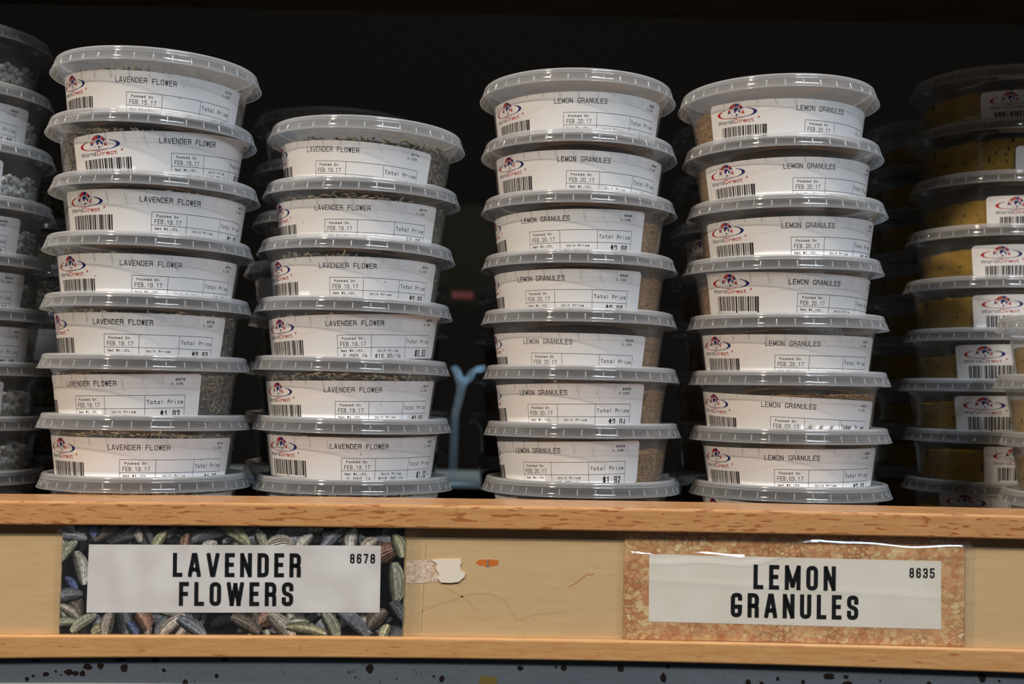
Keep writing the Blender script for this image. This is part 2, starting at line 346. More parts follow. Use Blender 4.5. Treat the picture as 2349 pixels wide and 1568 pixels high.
# ---------------------------------------------------------------- stroke lettering
r_ = 0.5
G = {
'L': [[(0,1),(0,0),(1,0)]], 'A': [[(0,0),(.40,1),(.60,1),(1,0)],[(.16,.27),(.84,.27)]], 'V': [[(0,1),(.42,0),(.58,0),(1,1)]],
'E': [[(1,1),(0,1),(0,0),(1,0)],[(0,.52),(.85,.52)]], 'N': [[(0,0),(0,1)],[(0,1),(1,0)],[(1,0),(1,1)]],
'D': [[(0,0),(0,1),(1,1,r_),(1,0,r_),'c']], 'R': [[(0,0),(0,1),(1,1,r_),(1,.48,r_),(0,.48)],[(.45,.48),(1,.44,.3),(1,0)]],
'F': [[(1,1),(0,1),(0,0)],[(0,.5),(.85,.5)]], 'O': [[(0,0,r_),(0,1,r_),(1,1,r_),(1,0,r_),'c']],
'W': [[(0,1),(.24,0)],[(.24,0),(.5,.95)],[(.5,.95),(.76,0)],[(.76,0),(1,1)]], 'S': [[(1,.76),(1,1,r_),(0,1,r_),(0,.56,.4),(1,.44,.4),(1,0,r_),(0,0,r_),(0,.24)]],
'M': [[(0,0),(0,1)],[(0,1),(.5,.12)],[(.5,.12),(1,1)],[(1,1),(1,0)]], 'G': [[(1,.83),(1,1,r_),(0,1,r_),(0,0,r_),(1,0,r_),(1,.42),(.58,.42)]],
'U': [[(0,1),(0,0,r_),(1,0,r_),(1,1)]], 'B': [[(0,.5),(0,1),(.95,1,r_),(.95,.5,r_),'c'],[(0,0),(0,.5),(1,.5,r_),(1,0,r_),'c']],
'P': [[(0,0),(0,1),(1,1,r_),(1,.45,r_),(0,.45)]], 'T': [[(0,1),(1,1)],[(.5,1),(.5,0)]], 'C': [[(1,.75),(1,1,r_),(0,1,r_),(0,0,r_),(1,0,r_),(1,.25)]], 'I': [[(.5,0),(.5,1)]],
'0': [[(0,0,r_),(0,1,r_),(1,1,r_),(1,0,r_),'c']], '1': [[(.15,.8),(.55,1),(.55,0)]], '2': [[(0,.75),(0,1,r_),(1,1,r_),(1,.55,.2),(0,0),(1,0)]],
'3': [[(0,.8),(0,1,r_),(1,1,r_),(1,.52,r_),(.35,.52)],[(.35,.5),(1,.5,r_),(1,0,r_),(0,0,r_),(0,.2)]], '4': [[(.75,0),(.75,1),(0,.3),(1,.3)]],
'5': [[(1,1),(0,1),(0,.55),(1,.62,r_),(1,0,r_),(0,0,r_),(0,.2)]], '6': [[(1,.8),(1,1,r_),(0,1,r_),(0,0,r_),(1,0,r_),(1,.56,r_),(0,.56)]],
'7': [[(0,1),(1,1),(.35,0)]], '8': [[(.04,.52,r_),(.04,1,r_),(.96,1,r_),(.96,.52,r_),'c'],[(0,0,r_),(0,.52,r_),(1,.52,r_),(1,0,r_),'c']],
'9': [[(0,.2),(0,0,r_),(1,0,r_),(1,1,r_),(0,1,r_),(0,.45,r_),(1,.45)]],
'a': [[(0,0,r_),(0,.64,r_),(1,.64,r_),(1,0,r_),'c'],[(1,.68),(1,0)]], 'b': [[(0,1),(0,0)],[(0,0,r_),(0,.64,r_),(1,.64,r_),(1,0,r_),'c']],
'c': [[(1,.5),(1,.66,r_),(0,.66,r_),(0,0,r_),(1,0,r_),(1,.14)]], 'd': [[(1,1),(1,0)],[(0,0,r_),(0,.66,r_),(1,.66,r_),(1,0,r_),'c']],
'e': [[(0,.34),(1,.34),(1,.66,r_),(0,.66,r_),(0,0,r_),(1,0,r_),(1,.12)]], 'i': [[(.5,.56),(.5,0)],[(.5,.90),(.5,.93)]],
'k': [[(0,1),(0,0)],[(1,.66),(0,.25)],[(.3,.36),(1,0)]], 'l': [[(.5,1),(.5,0)]], 'n': [[(0,0),(0,.66)],[(0,.4),(0,.66,r_),(1,.66,r_),(1,0)]],
'o': [[(0,0,r_),(0,.66,r_),(1,.66,r_),(1,0,r_),'c']], 'r': [[(0,0),(0,.66)],[(0,.4),(0,.66,r_),(1,.66)]], 't': [[(.4,.95),(.4,0,r_),(1,0)],[(0,.66),(.9,.66)]],
'.': [[(.3,0),(.6,0)]], '/': [[(0,0),(1,.8)]], '$': [[(1,.72),(1,.88,r_),(0,.88,r_),(0,.53,.4),(1,.47,.4),(1,.12,r_),(0,.12,r_),(0,.28)],[(.5,1.08),(.5,-.08)]], ' ': [], '-': [[(0,.45),(1,.45)]],
'"': [[(.3,1),(.3,.8)],[(.7,1),(.7,.8)]],
}
def expand(path, W, Hh, t):
    closed = path[-1] == 'c'
    pts = [p for p in path if p != 'c']
    P = [(t / 2 + p[0] * (W - t), t / 2 + p[1] * (Hh - t), (p[2] if len(p) > 2 else 0)) for p in pts]
    out = []; n = len(P)
    for i, (x, y, r) in enumerate(P):
        if r and (closed or 0 < i < n - 1):
            a = P[i - 1]; b = P[(i + 1) % n]; rad = r * (W - t)
            la = math.hypot(a[0] - x, a[1] - y); lb = math.hypot(b[0] - x, b[1] - y)
            ra = min(rad, la / 2); rb = min(rad, lb / 2)
            if la < 1e-6 or lb < 1e-6: out.append((x, y)); continue
            pa = (x + (a[0] - x) / la * ra, y + (a[1] - y) / la * ra); pb = (x + (b[0] - x) / lb * rb, y + (b[1] - y) / lb * rb)
            for k in range(5):
                q = k / 4; out.append(((1-q)**2*pa[0] + 2*q*(1-q)*x + q*q*pb[0], (1-q)**2*pa[1] + 2*q*(1-q)*y + q*q*pb[1]))
        else: out.append((x, y))
    o2 = [out[0]]
    for p in out[1:]:
        if math.hypot(p[0] - o2[-1][0], p[1] - o2[-1][1]) > 1e-4: o2.append(p)
    if closed and math.hypot(o2[0][0] - o2[-1][0], o2[0][1] - o2[-1][1]) < 1e-4: o2.pop()
    return o2, closed
def stroke(pts, closed, t, cap=True):
    n = len(pts); L, R = [], []
    if n < 2: return []
    if not closed and cap:
        pts = list(pts)
        for (i, j) in ((0, 1), (-1, -2)):
            dx, dy = pts[i][0] - pts[j][0], pts[i][1] - pts[j][1]; l = math.hypot(dx, dy)
            pts[i] = (pts[i][0] + dx / l * t / 2, pts[i][1] + dy / l * t / 2)
    for i in range(n):
        if closed or 0 < i < n - 1:
            a, b, c = pts[i - 1], pts[i], pts[(i + 1) % n]
            d1 = (b[0]-a[0], b[1]-a[1]); d2 = (c[0]-b[0], c[1]-b[1])
        elif i == 0: d1 = d2 = (pts[1][0]-pts[0][0], pts[1][1]-pts[0][1])
        else: d1 = d2 = (pts[-1][0]-pts[-2][0], pts[-1][1]-pts[-2][1])
        l1 = math.hypot(*d1) or 1; l2 = math.hypot(*d2) or 1
        n1 = (-d1[1]/l1, d1[0]/l1); n2 = (-d2[1]/l2, d2[0]/l2)
        mx, my = n1[0]+n2[0], n1[1]+n2[1]; ml = math.hypot(mx, my) or 1; mx /= ml; my /= ml
        k = (t / 2) / max(0.45, mx*n1[0] + my*n1[1])
        L.append((pts[i][0]+mx*k, pts[i][1]+my*k)); R.append((pts[i][0]-mx*k, pts[i][1]-my*k))
    q = []
    for i in range(n if closed else n - 1):
        j = (i + 1) % n; q.append([R[i], R[j], L[j], L[i]])
    return q
def text2d(s, x, y, W, Hh, t, pitch, wide=None):
    """quads with y up, baseline-left at x,y"""
    out = []; cx = x
    for i, ch in enumerate(s):
        for path in G.get(ch, []):
            sc = 1.0
            p, cl = expand(path, W, Hh, t)
            for q in stroke(p, cl, t, cap=not cl):
                out.append([(cx + a, y + b) for a, b in q])
        cx += pitch
    return out

# ---------------------------------------------------------------- printed label
LW, LH, SC, TB = 128.0, 24.5, 67.0, 6.3
def emblem_quads():
    out = []           # (poly, material index) in label coordinates s, t(down)
    cx, cy = 18.0, 6.1
    n = 44             # the two crescents
    for k in range(n):
        a0, a1 = 2 * pi * k / n, 2 * pi * (k + 1) / n; am = (a0 + a1) / 2
        if 0.30 * pi < am < 0.70 * pi: continue          # hidden behind the crest
        P = []
        for a in (a0, a1):
            wd = 0.10 + 0.92 * abs(cos(a)) ** 3
            P.append(((cx + 12.6 * cos(a), cy - 2.85 * sin(a)), (cx + (12.6 - 2.0 * wd) * cos(a), cy - (2.85 - 0.38 * (0.45 + wd)) * sin(a) )))
        out.append(([P[0][0], P[0][1], P[1][1], P[1][0]], 1 if cos(am) > 0 else 0))
    for (mi, sx) in ((1, -1), (0, 1)):                    # swooshes under the globe
        for k in range(8):
            q0, q1 = k / 8, (k + 1) / 8
            f = lambda q: (cx + sx * (-0.5 + 6.8 * q), cy + 2.75 - 1.35 * q * q)
            a, b = f(q0), f(q1); h0, h1 = 0.16 * (1 - q0) + .03, 0.16 * (1 - q1) + .03
            out.append(([(a[0], a[1] - h0), (b[0], b[1] - h1), (b[0], b[1] + h1), (a[0], a[1] + h0)], mi))
    gx, gy = cx, 5.75                                     # globe outline
    for k in range(24):
        a0, a1 = 2 * pi * k / 24, 2 * pi * (k + 1) / 24
        out.append(([(gx + 2.85*cos(a0), gy + 2.6*sin(a0)), (gx + 2.85*cos(a1), gy + 2.6*sin(a1)), (gx + 2.68*cos(a1), gy + 2.44*sin(a1)), (gx + 2.68*cos(a0), gy + 2.44*sin(a0))], 3))
    out.append(([(gx-1.0,gy-2.2),(gx+.9,gy-2.45),(gx+1.9,gy-1.5),(gx+.7,gy-1.2),(gx+.5,gy-.5),(gx-.2,gy-.1),(gx-.7,gy+.45),(gx-1.1,gy-.3),(gx-1.2,gy-1.3)], 1))
    out.append(([(gx-.1,gy+.75),(gx+1.1,gy+.85),(gx+.9,gy+1.4),(gx+.4,gy+1.8),(gx+.1,gy+2.4),(gx-.05,gy+1.5)], 1))
    out.append(([(gx+1.9,gy-1.6),(gx+2.6,gy-.6),(gx+2.5,gy+.4),(gx+1.8,gy-.1),(gx+1.5,gy-.9)], 1))
    out.append(([(gx-.4,gy-.6),(gx+.2,gy-.7),(gx+.1,gy),(gx-.3,gy+.1)], 2))
    cols = [None, 1, 0, None, 0, 0, 0, 0, 1, 1, 2, 0, 1, None, 2, 0]
    ns = len(cols)
    for k, cmat in enumerate(cols):                       # feathered crest around the globe
        a0 = pi * 1.06 - pi * 1.12 * k / ns; a1 = pi * 1.06 - pi * 1.12 * (k + 0.86) / ns
        ring = lambda a, q: (cx + (3.3 + 1.95 * q) * cos(a), 6.0 - (3.05 + 2.2 * q) * sin(a))
        if cmat is None:
            for (q0, q1) in ((0, .12), (.88, 1)): out.append(([ring(a0, q0), ring(a1, q0), ring(a1, q1), ring(a0, q1)], 2))
        else:
            out.append(([ring(a0, .1), ring(a1, .1), ring(a1, .95), ring(a0, .95)], cmat))
    # word mark
    x = 5.4
    for ch, wd, adv, mi in (('W', 3.3, 3.55, 3), ('o', 2.0, 2.3, 3), ('r', 1.3, 1.6, 3), ('l', .8, 1.0, 3), ('d', 2.1, 2.75, 3), ('D', 2.7, 3.1, 0), ('i', .6, .95, 0), ('r', 1.3, 1.6, 0), ('e', 2.1, 2.4, 0), ('c', 2.0, 2.3, 0), ('t', 1.6, 1.9, 0)):
        for path in G[ch]:
            p, cl = expand(path, wd, 2.15, 0.34)
            for q in stroke(p, cl, 0.34, cap=not cl): out.append(([(x + a, 11.5 - b) for a, b in q], mi))
        x += adv
    for k in range(10):
        a0, a1 = 2 * pi * k / 10, 2 * pi * (k + 1) / 10
        out.append(([(31.4 + .6*cos(a0), 9.3 + .6*sin(a0)), (31.4 + .6*cos(a1), 9.3 + .6*sin(a1)), (31.4 + .25*cos(a1), 9.3 + .25*sin(a1)), (31.4 + .25*cos(a0), 9.3 + .25*sin(a0))], 0))
    return out
EMBLEM = emblem_quads()
def barcode_quads(code):
    rnd = random.Random(hash(code) % 9973 if False else sum(ord(c) * (i + 3) for i, c in enumerate(code)))
    out = []; s = 8.0
    while s < 35.8:
        wd = rnd.choice((.25, .25, .5, .5, .75, 1.0)); gp = rnd.choice((.25, .25, .3, .5, .75))
        long_ = s < 9.2 or 21.4 < s < 22.6 or s > 34.6
        for k in range(4):
            a, b = 13.3 + (9.2 if long_ else 8.2) * k / 4, 13.3 + (9.2 if long_ else 8.2) * (k + 1) / 4
            out.append([(s, a), (s + wd, a), (s + wd, b), (s, b)])
        s += wd + gp
    return out
def lettering_quads(title, code, date, wt, unit, price, code2='0.035'):
    out = []
    def add(txt, x, base, W, Hh, t, pitch):
        for q in text2d(txt, x, 0, W, Hh, t, pitch): out.append([(a, base - b) for a, b in q])
    if title:
        wt_ = 2.17 * (len(title) - 1) + 1.75
        add(title, SC - wt_ / 2, TB, 1.72, 2.85, 0.31, 2.17)
    add(code, 113.2, 3.5, 1.0, 1.25, 0.2, 1.4)
    add(code2, 111.0, 5.9, 1.0, 1.25, 0.18, 1.35)
    x0, x1, x2, x3 = 57.2, 76.1, 97.5, 119.0; y0, y1, y2 = 11.3, 18.2, 25.5
    def hl(a, b, y):
        n = max(1, int((b - a) / 2.5))
        for k in range(n): out.append([(a + (b-a)*k/n, y - .1), (a + (b-a)*(k+1)/n, y - .1), (a + (b-a)*(k+1)/n, y + .1), (a + (b-a)*k/n, y + .1)])
    hl(x0, x3, y0); hl(x0, x3, y1)
    for x in (x0, x1, x2, x3):
        for k in range(8):
            a, b = y0 + (y2-y0)*k/8, y0 + (y2-y0)*(k+1)/8; out.append([(x-.1, a), (x+.1, a), (x+.1, b), (x-.1, b)])
    add('Packed On', x0 + 2.6, 13.9, .92, 1.35, .22, 1.32)
    add(date, x0 + 1.6, 17.4, 1.3, 2.35, .24, 1.62)
    add('Net Wt./Ct.', x0 + 1.9, 20.6, .92, 1.35, .22, 1.22)
    add('Unit Price', x1 + 3.8, 20.6, .95, 1.35, .22, 1.32)
    add('Total Price', x2 + 1.0, 15.9, 1.3, 2.15, .28, 1.82)
    add(wt, x0 + 3.2, 24.0, 1.3, 2.3, .3, 1.75)
    add(unit, x1 + 2.4, 24.0, 1.4, 2.3, .3, 1.85)
    add(price, x2 + 8.2, 23.4, 1.7, 4.1, .55, 2.25)
    return out
def digits_quads(txt):
    out = []; x = 6.0
    for q in text2d(txt, 0, 0, 1.45, 2.1, .2, 1.95): out.append([(x + a, 24.6 - b) for a, b in q])
    return out

def make_label(parent, depth, thc, zc, beta, spec, detail=2):
    ZL = -(depth - 0.7)
    def pos(s, t, off=0.14):
        ds, dt = s - SC, t - TB
        z = zc * 1000 + ds * sin(beta) - dt * cos(beta); arc = ds * cos(beta) + dt * sin(beta)
        th = thc + arc / 49.2
        zz = max(z, ZL); zc_ = zz * DEPTH / depth
        r = (cup_out(zc_) + off + ((0.06 if off < .16 else 0.13) if zc_ > -7 else 0)) * MM
        return (r * sin(th), -r * cos(th), (zz + depth) * MM), z
    ns, nt = 60, 17; vs, fs = [], []; cr = 2.4
    for j in range(nt + 1):
        t = [0, .35, .9, 1.7, 2.6, 3.4, 4.2, 5.1, 6, 7.2, 8.6, 10, 14, 18, 21.8, 23, 23.9, 24.5][j]
        e = min(t, LH - t); ins = cr - sqrt(max(0, cr * cr - (cr - e) ** 2)) if e < cr else 0
        for i in range(ns + 1):
            s = ins + (LW - 2 * ins) * i / ns; vs.append(pos(s, t)[0])
    for j in range(nt):
        for i in range(ns):
            a = j * (ns + 1) + i; fs.append((a + ns + 1, a + ns + 2, a + 1, a))
    lab = mesh_obj('label', vs, fs, M['paper'], parent, smooth=True)
    if detail == 0: return lab
    def put(name, quads, mats, off, mi=None):
        v2, f2, m2 = [], [], []
        for n, q in enumerate(quads):
            P = [pos(a, b, off) for a, b in q]
            if max(p[1] for p in P) < ZL + .10 or max(p[1] for p in P) > 5: continue
            b0 = len(v2); v2 += [p[0] for p in P]
            # orient outwards
            A, B, Cc = Vector(P[0][0]), Vector(P[1][0]), Vector(P[2][0])
            nn = (B - A).cross(Cc - A); idx = list(range(b0, b0 + len(P)))
            if nn.x * A.x + nn.y * A.y < 0: idx.reverse()
            f2.append(tuple(idx)); m2.append(mi[n] if mi else 0)
        if v2: return mesh_obj(name, v2, f2, mats, lab, m2)
    if detail >= 1:
        put('emblem', [q for q, m in EMBLEM], [M['red'], M['navy'], M['pink'], M['wordink']], 0.18, [m for q, m in EMBLEM])
        put('barcode', barcode_quads(spec['bar']) + digits_quads(spec['bar']), M['barink'], 0.18)
    if detail >= 2:
        put('lettering', lettering_quads(spec['title'], spec['code'], spec['date'], spec['wt'], spec['unit'], spec['price']), M['ink'], 0.18)
    return lab

ORD = ['topmost', 'second from the top', 'third from the top', 'fourth from the top', 'fifth from the top', 'sixth from the top', 'seventh from the top', 'eighth from the top', 'ninth from the top']
def container(q, kind, depth, label, group, name='deli_container', lab=None, detail=2, seed=0, fill=None):
    X, Y, Z, ax, ay = q[:5]
    rot = Matrix.Rotation(ay, 3, 'Y') @ Matrix.Rotation(ax, 3, 'X')
    base = Vector((X, Y, Z + H)) + rot @ Vector((0, 0, -depth * MM))
    t = thing(name, label, 'container', base, (ax, ay, 0), group)
    rnd = random.Random(seed * 31 + 5)
    sc = depth / DEPTH
    cup = link('cup', CUP, t, (0, 0, depth * MM)); cup.scale = (1, 1, sc)
    lid = link('lid', LID, t, (0, 0, depth * MM)); lid.rotation_euler = (0, 0, rnd.random() * 6)
    fl = FILL[kind]; me = fl[seed % len(fl)] if fill is None else fl[fill]
    c = link('contents', me, t, (0, 0, depth * MM)); c.scale = (1, 1, sc)
    c.rotation_euler = (0, 0, 0 if kind in ('yellow', 'chunk') else rnd.random() * 6.28)
    if kind in ('lavender', 'lemon', 'chunk'): c['kind'] = 'stuff'
    if lab: make_label(t, depth, lab[0], lab[1], lab[2], lab[3], detail)
    return t
def stack(rows, kind, labeller, group, labs, seed, detail=2, base_z=None, push=1.0):
    n = len(rows)
    rows = [tuple(c * push for c in q[:3]) + tuple(q[3:]) for q in rows]
    for i, q in enumerate(rows):
        if i < n - 1:
            nx = rows[i + 1]
            gap = (q[2] - nx[2]) * 1000 - 6.35
        else: gap = (q[2] - base_z) * 1000 - 0.05
        ta, tb = (list(q) + [0, 0])[3:5], ((list(rows[i + 1]) + [0, 0])[3:5] if i < n - 1 else (0, 0))
        gap -= 47.5 * math.hypot(ta[0] - tb[0], ta[1] - tb[1]) + 0.15
        gap = max(12, min(29, gap))
        container(list(q) + [0] * (5 - len(q)), kind, gap, labeller(i), group, lab=labs[i] if labs else None, detail=detail, seed=seed + i)

# ---- shelf level under the containers
BOARD = -0.0825
def spec(title, code, bar, date, wt, unit, price): return dict(title=title, code=code, bar=bar, date=date, wt=wt, unit=unit, price=price)
LAV = lambda d, p, w='0.060 lb': spec('LAVENDER FLOWER', '8678', '0"208678"301027', d, w, '$16.95/lb', p)
LEM = lambda d, p: spec('LEMON GRANULES', '8635', '0"208635"801805', d, '0.262 lb', '$7.65/lb', p)

S1 = [((-0.20677, 0.67039, 0.17283, 0.02334, 0.01375), (0.16852, -0.01029, -0.01472), 'FEB.15.17', '$0.93'),
 ((-0.2088, 0.67161, 0.13939, 0.01131, 0.01062), (0.69228, -0.00745, 0.07433), 'FEB.19.17', '$0.93'),
 ((-0.20571, 0.67174, 0.10659, 0.00872, 0.00215), (0.44924, -0.00829, -0.00201), 'FEB.19.17', '$1.02'),
 ((-0.20829, 0.67194, 0.07393, 0.0046, 0.00477), (0.31358, -0.00995, 0.00494), 'FEB.19.17', '$0.93'),
 ((-0.20846, 0.67284, 0.04162, 0.00328, 0.0004), (0.02606, -0.0092, 0.00103), 'FEB.19.17', '$0.93'),
 ((-0.20826, 0.67164, 0.00881, 0.00736, -0.00115), (-0.32741, -0.00926, 0.02633), 'FEB.19.17', '$1.02'),
 ((-0.2077, 0.6716, -0.02397, -0.01139, -0.00463), (0.24205, -0.0106, -0.00362), 'FEB.19.17', '$1.02'),
 ((-0.2067, 0.67309, -0.05661, -0.0111, -0.00567), (0.24, -0.0090, 0.02), 'FEB.19.17', '$0.93')]
S2 = [((-0.08802, 0.68973, 0.14219, 0.00469, 0.02085), (-0.28291, -0.0114, -0.03204), 'FEB.19.17', '$0.93'),
 ((-0.08981, 0.68918, 0.10928, 0.01527, 0.0156), (-0.10162, -0.01022, 0.00921), 'FEB.19.17', '$0.95'),
 ((-0.09211, 0.6888, 0.0759, -0.01245, 0.01276), (0.03068, -0.01, 0.01831), 'FEB.19.17', '$0.93'),
 ((-0.09275, 0.68872, 0.04264, -0.00662, 0.00936), (0.14533, -0.00775, 0.04637), 'FEB.19.17', '$0.93'),
 ((-0.0935, 0.68862, 0.01003, -0.00099, 0.00897), (0.16022, -0.01115, 0.02453), 'FEB.19.17', '$0.93'),
 ((-0.0919, 0.68856, -0.02305, 0.00259, 0.00267), (0.21758, -0.00867, 0.00523), 'FEB.19.17', '$1.02'),
 ((-0.0908, 0.68961, -0.05681, -0.01495, -0.00541), (0.23, -0.0085, 0.01), 'FEB.19.17', '$0.93')]
S3 = [((0.03596, 0.69559, 0.17219, 0.00281, 0.00293), (-0.0096, -0.01021, 0.01641), 'FEB.20.17', '$1.70'),
 ((0.03743, 0.69549, 0.13837, -0.00598, 0.00328), (0.009, -0.00966, -0.00974), 'FEB.20.17', '$2.00'),
 ((0.03802, 0.69578, 0.10539, 0.00414, 0.00114), (-0.45639, -0.00929, 0.02322), 'FEB.20.17', '$2.00'),
 ((0.03876, 0.69693, 0.07218, -0.00173, -0.0004), (-0.51611, -0.00919, 0.00816), 'FEB.20.17', '$2.00'),
 ((0.03922, 0.69686, 0.04001, -0.0026, -0.0004), (-0.42651, -0.01217, -0.00832), 'FEB.20.17', '$2.00'),
 ((0.04117, 0.69696, 0.00811, -0.00769, 0.00202), (-0.51088, -0.0089, 0.02265), 'FEB.20.17', '$2.04'),
 ((0.04243, 0.69712, -0.0239, -0.01194, -0.00642), (-0.60381, -0.00911, 0.02872), 'FEB.20.17', '$1.92'),
 ((0.04191, 0.69627, -0.05586, -0.00709, -0.0029), (-0.55, -0.0090, 0.0), 'FEB.20.17', '$2.00')]
S4 = [((0.15391, 0.68953, 0.17018, 0.00439, -0.0161), (0.29576, -0.01132, -0.01858), 'FEB.20.17', '$1.84'),
 ((0.15703, 0.69076, 0.13798, 0.00113, -0.01232), (0.10186, -0.01085, 0.01012), 'FEB.20.17', '$2.00'),
 ((0.15981, 0.69132, 0.10522, 0.01202, -0.01346), (0.03596, -0.01023, 0.00747), 'FEB.20.17', '$2.00'),
 ((0.15823, 0.69191, 0.07222, 0.02107, -0.01288), (0.15588, -0.00824, -0.02894), 'FEB.20.17', '$1.84'),
 ((0.16105, 0.69172, 0.04009, 0.01062, -0.01114), (-0.15084, -0.01018, -0.00887), 'FEB.20.17', '$1.84'),
 ((0.16263, 0.69216, 0.00803, 0.00153, -0.00954), (-0.22117, -0.0126, -0.03811), 'FEB.03.17', '$2.00'),
 ((0.16354, 0.69251, -0.02386, -0.0025, -0.00632), (-0.1918, -0.00935, 0.0096), 'FEB.03.17', '$2.00'),
 ((0.16401, 0.69247, -0.05547, -0.00876, -0.00273), (-0.23, -0.0090, -0.04), 'FEB.03.17', '$2.00')]
for rows, kind, where, prod, mk, grp, sd in (
    (S1, 'lavender', 'left lavender flower stack', 'lavender flower', LAV, 'lavender flower tubs in the left stack', 100),
    (S2, 'lavender', 'shorter lavender flower stack', 'lavender flower', LAV, 'lavender flower tubs in the shorter stack', 200),
    (S3, 'lemon', 'left lemon granules stack', 'lemon granules', LEM, 'lemon granules tubs in the middle stack', 300),
    (S4, 'lemon', 'right lemon granules stack', 'lemon granules', LEM, 'lemon granules tubs in the right stack', 400)):
    n = len(rows)
    def lb(i, rows=rows, where=where, n=n):
        if i == 0: return 'clear lidded tub on top of the %s, label dated %s' % (where, rows[i][2])
        if i == n - 1: return 'clear tub at the bottom of the %s, mostly behind the shelf lip' % where
        return 'clear lidded tub, %s in the %s' % (ORD[i], where)
    stack([r[0] for r in rows], kind, lb, grp, [(r[1][0], r[1][1], r[1][2], mk(r[2], r[3])) for r in rows], sd, 2, BOARD, {'S1': .997, 'S2': 1.006}.get({100: 'S1', 200: 'S2'}.get(sd), 1.0))

# left edge: white chunks, code 8690
s0 = [(-0.354, 0.732, 0.2068), (-0.3518, 0.732, 0.1721), (-0.3501, 0.732, 0.1373), (-0.3492, 0.732, 0.1037), (-0.3488, 0.732, 0.0699), (-0.3486, 0.732, 0.0374), (-0.3479, 0.732, 0.0045), (-0.3472, 0.732, -0.0282), (-0.3476, 0.732, -0.0605)]
e0 = [30, 80, 56.2, 71.4, 77, 85.8, 60.6, 25, 40]
labs0 = [(radians(e) - 61 / 49.2, -0.0100, 0.0, spec('', '8690', '0"208690"104421', 'FEB.19.17', '0.380 lb', '$4.95/lb', '$1.88')) for e in e0]
stack(s0, 'chunk', lambda i: 'tub of white chunks at the left edge, ' + ORD[i], 'tubs of white chunks at the left edge', labs0, 500, 2, BOARD)
# right: yellow seasoning
s5 = [(0.3274, 0.793, 0.2084), (0.3283, 0.793, 0.1747), (0.3279, 0.793, 0.1408), (0.3253, 0.793, 0.1065), (0.3235, 0.793, 0.0735), (0.3243, 0.793, 0.0405), (0.321, 0.793, 0.0078), (0.3242, 0.793, -0.0250), (0.3238, 0.793, -0.0575)]
e5 = [(-34.9, -7.0), (-10.9, -9.0), (-31.1, -7.2), (-38.4, -4.4), (-35.6, -3.3), (-49.1, -2.2), (-45.6, -2.2), (-28.1, -1.0), (-61.6, 1.0)]
labs5 = [(radians(a) + 67 / 49.2, (z - 6.3 + 0.3) * MM, 0.02, spec('LEMON PEPPER' if i == 8 else '', '8612', '0"208612"901224', 'FEB.20.17', '0.262 lb', '$7.65/lb', '$2.00')) for i, (a, z) in enumerate(e5)]
stack(s5, 'yellow', lambda i: 'tub of yellow seasoning in the far right stack, ' + ORD[i], 'tubs of yellow seasoning, rear right stack', labs5, 600, 2, BOARD, 1.006)
s6 = [(0.3419, 0.68, 0.0429), (0.3404, 0.68, 0.0091), (0.3441, 0.68, -0.0238), (0.343, 0.68, -0.0568)]
labs6 = [(radians(78), -0.0100, 0.0, spec('LEMON PEPPER', '8612', '0"208612"901224', 'FEB.20.17', '0.262 lb', '$7.65/lb', '$2.00'))] * 4
stack(s6, 'tan', lambda i: 'tub of golden seasoning at the right frame edge, ' + ORD[i], 'tubs of golden seasoning at the right edge', labs6, 700, 2, BOARD, 1.0)
# rear rows, in the dark behind the front stacks
def rear(x, y, ztop, kind, where, grp, sd, zoff=0.0):
    n = int(round((ztop + 0.0568) / 0.0330)) + 1; rnd = random.Random(sd)
    rows = [(x + rnd.uniform(-.003, .003), y + rnd.uniform(-.002, .002), ztop - (ztop + 0.0568) * i / (n - 1)) for i in range(n)]
    sp = LAV('FEB.19.17', '$0.93') if kind == 'lavender' else LEM('FEB.20.17', '$2.00')
    labs = [(rnd.uniform(-.5, .4), -0.0100, 0.0, sp) if (sd, i_) in ((860, 3), (810, 0), (810, 3), (820, 2)) else None for i_ in range(n)]
    stack(rows, kind, lambda i: 'shadowed tub %s, %s' % (where, ORD[i]), grp, labs, sd, 1, BOARD)
rear(-0.1255, 0.812, 0.1760, 'lavender', 'in the dark stack behind the shorter lavender stack', 'dark tubs behind the shorter lavender stack', 810)
rear(0.168, 0.815, 0.1760, 'lemon', 'in the dark stack behind the right lemon granules stack', 'dark tubs behind the right lemon stack', 820)
rear(0.335, 0.925, 0.2050, 'yellow', 'in the dark stack behind the yellow seasoning', 'dark tubs behind the yellow seasoning', 830)
rear(-0.108, 0.950, 0.0780, 'lavender', 'in the rearmost stack left of the dark gap', 'rearmost tubs left of the gap', 840)
rear(0.0268, 0.950, 0.0730, 'lemon', 'in the rearmost stack right of the dark gap', 'rearmost tubs right of the gap', 850)
rear(-0.345, 0.862, 0.1400, 'lavender', 'behind the white chunks at the left', 'dark tubs behind the white chunks', 860)

# ---------------------------------------------------------------- shelving
def bow(p0, p1, p2):      # heights (m) through three (x, z) points, linear outside the frame
    (x0, z0), (x1, z1), (x2, z2) = p0, p1, p2
    def f(x):
        xc = max(-0.27, min(0.27, x))
        L0 = (xc-x1)*(xc-x2)/((x0-x1)*(x0-x2)); L1 = (xc-x0)*(xc-x2)/((x1-x0)*(x1-x2)); L2 = (xc-x0)*(xc-x1)/((x2-x0)*(x2-x1))
        return z0*L0 + z1*L1 + z2*L2
    return f
zlip = bow((-.249, -.0577), (-.0206, -.0552), (.2528, -.0543))
ztb = bow((-.2488, -.0694), (-.0204, -.0667), (.2528, -.0660))
zpb = bow((-.2479, -.1230), (-.0193, -.1196), (.2542, -.1196))
zbot = bow((-.2462, -.1342), (-.0189, -.1296), (.2529, -.1308))
zlow = bow((-.2473, -.1463), (-.080, -.1447), (.10, -.1478))
XS = [-.60 + 1.2 * i / 60 for i in range(61)]
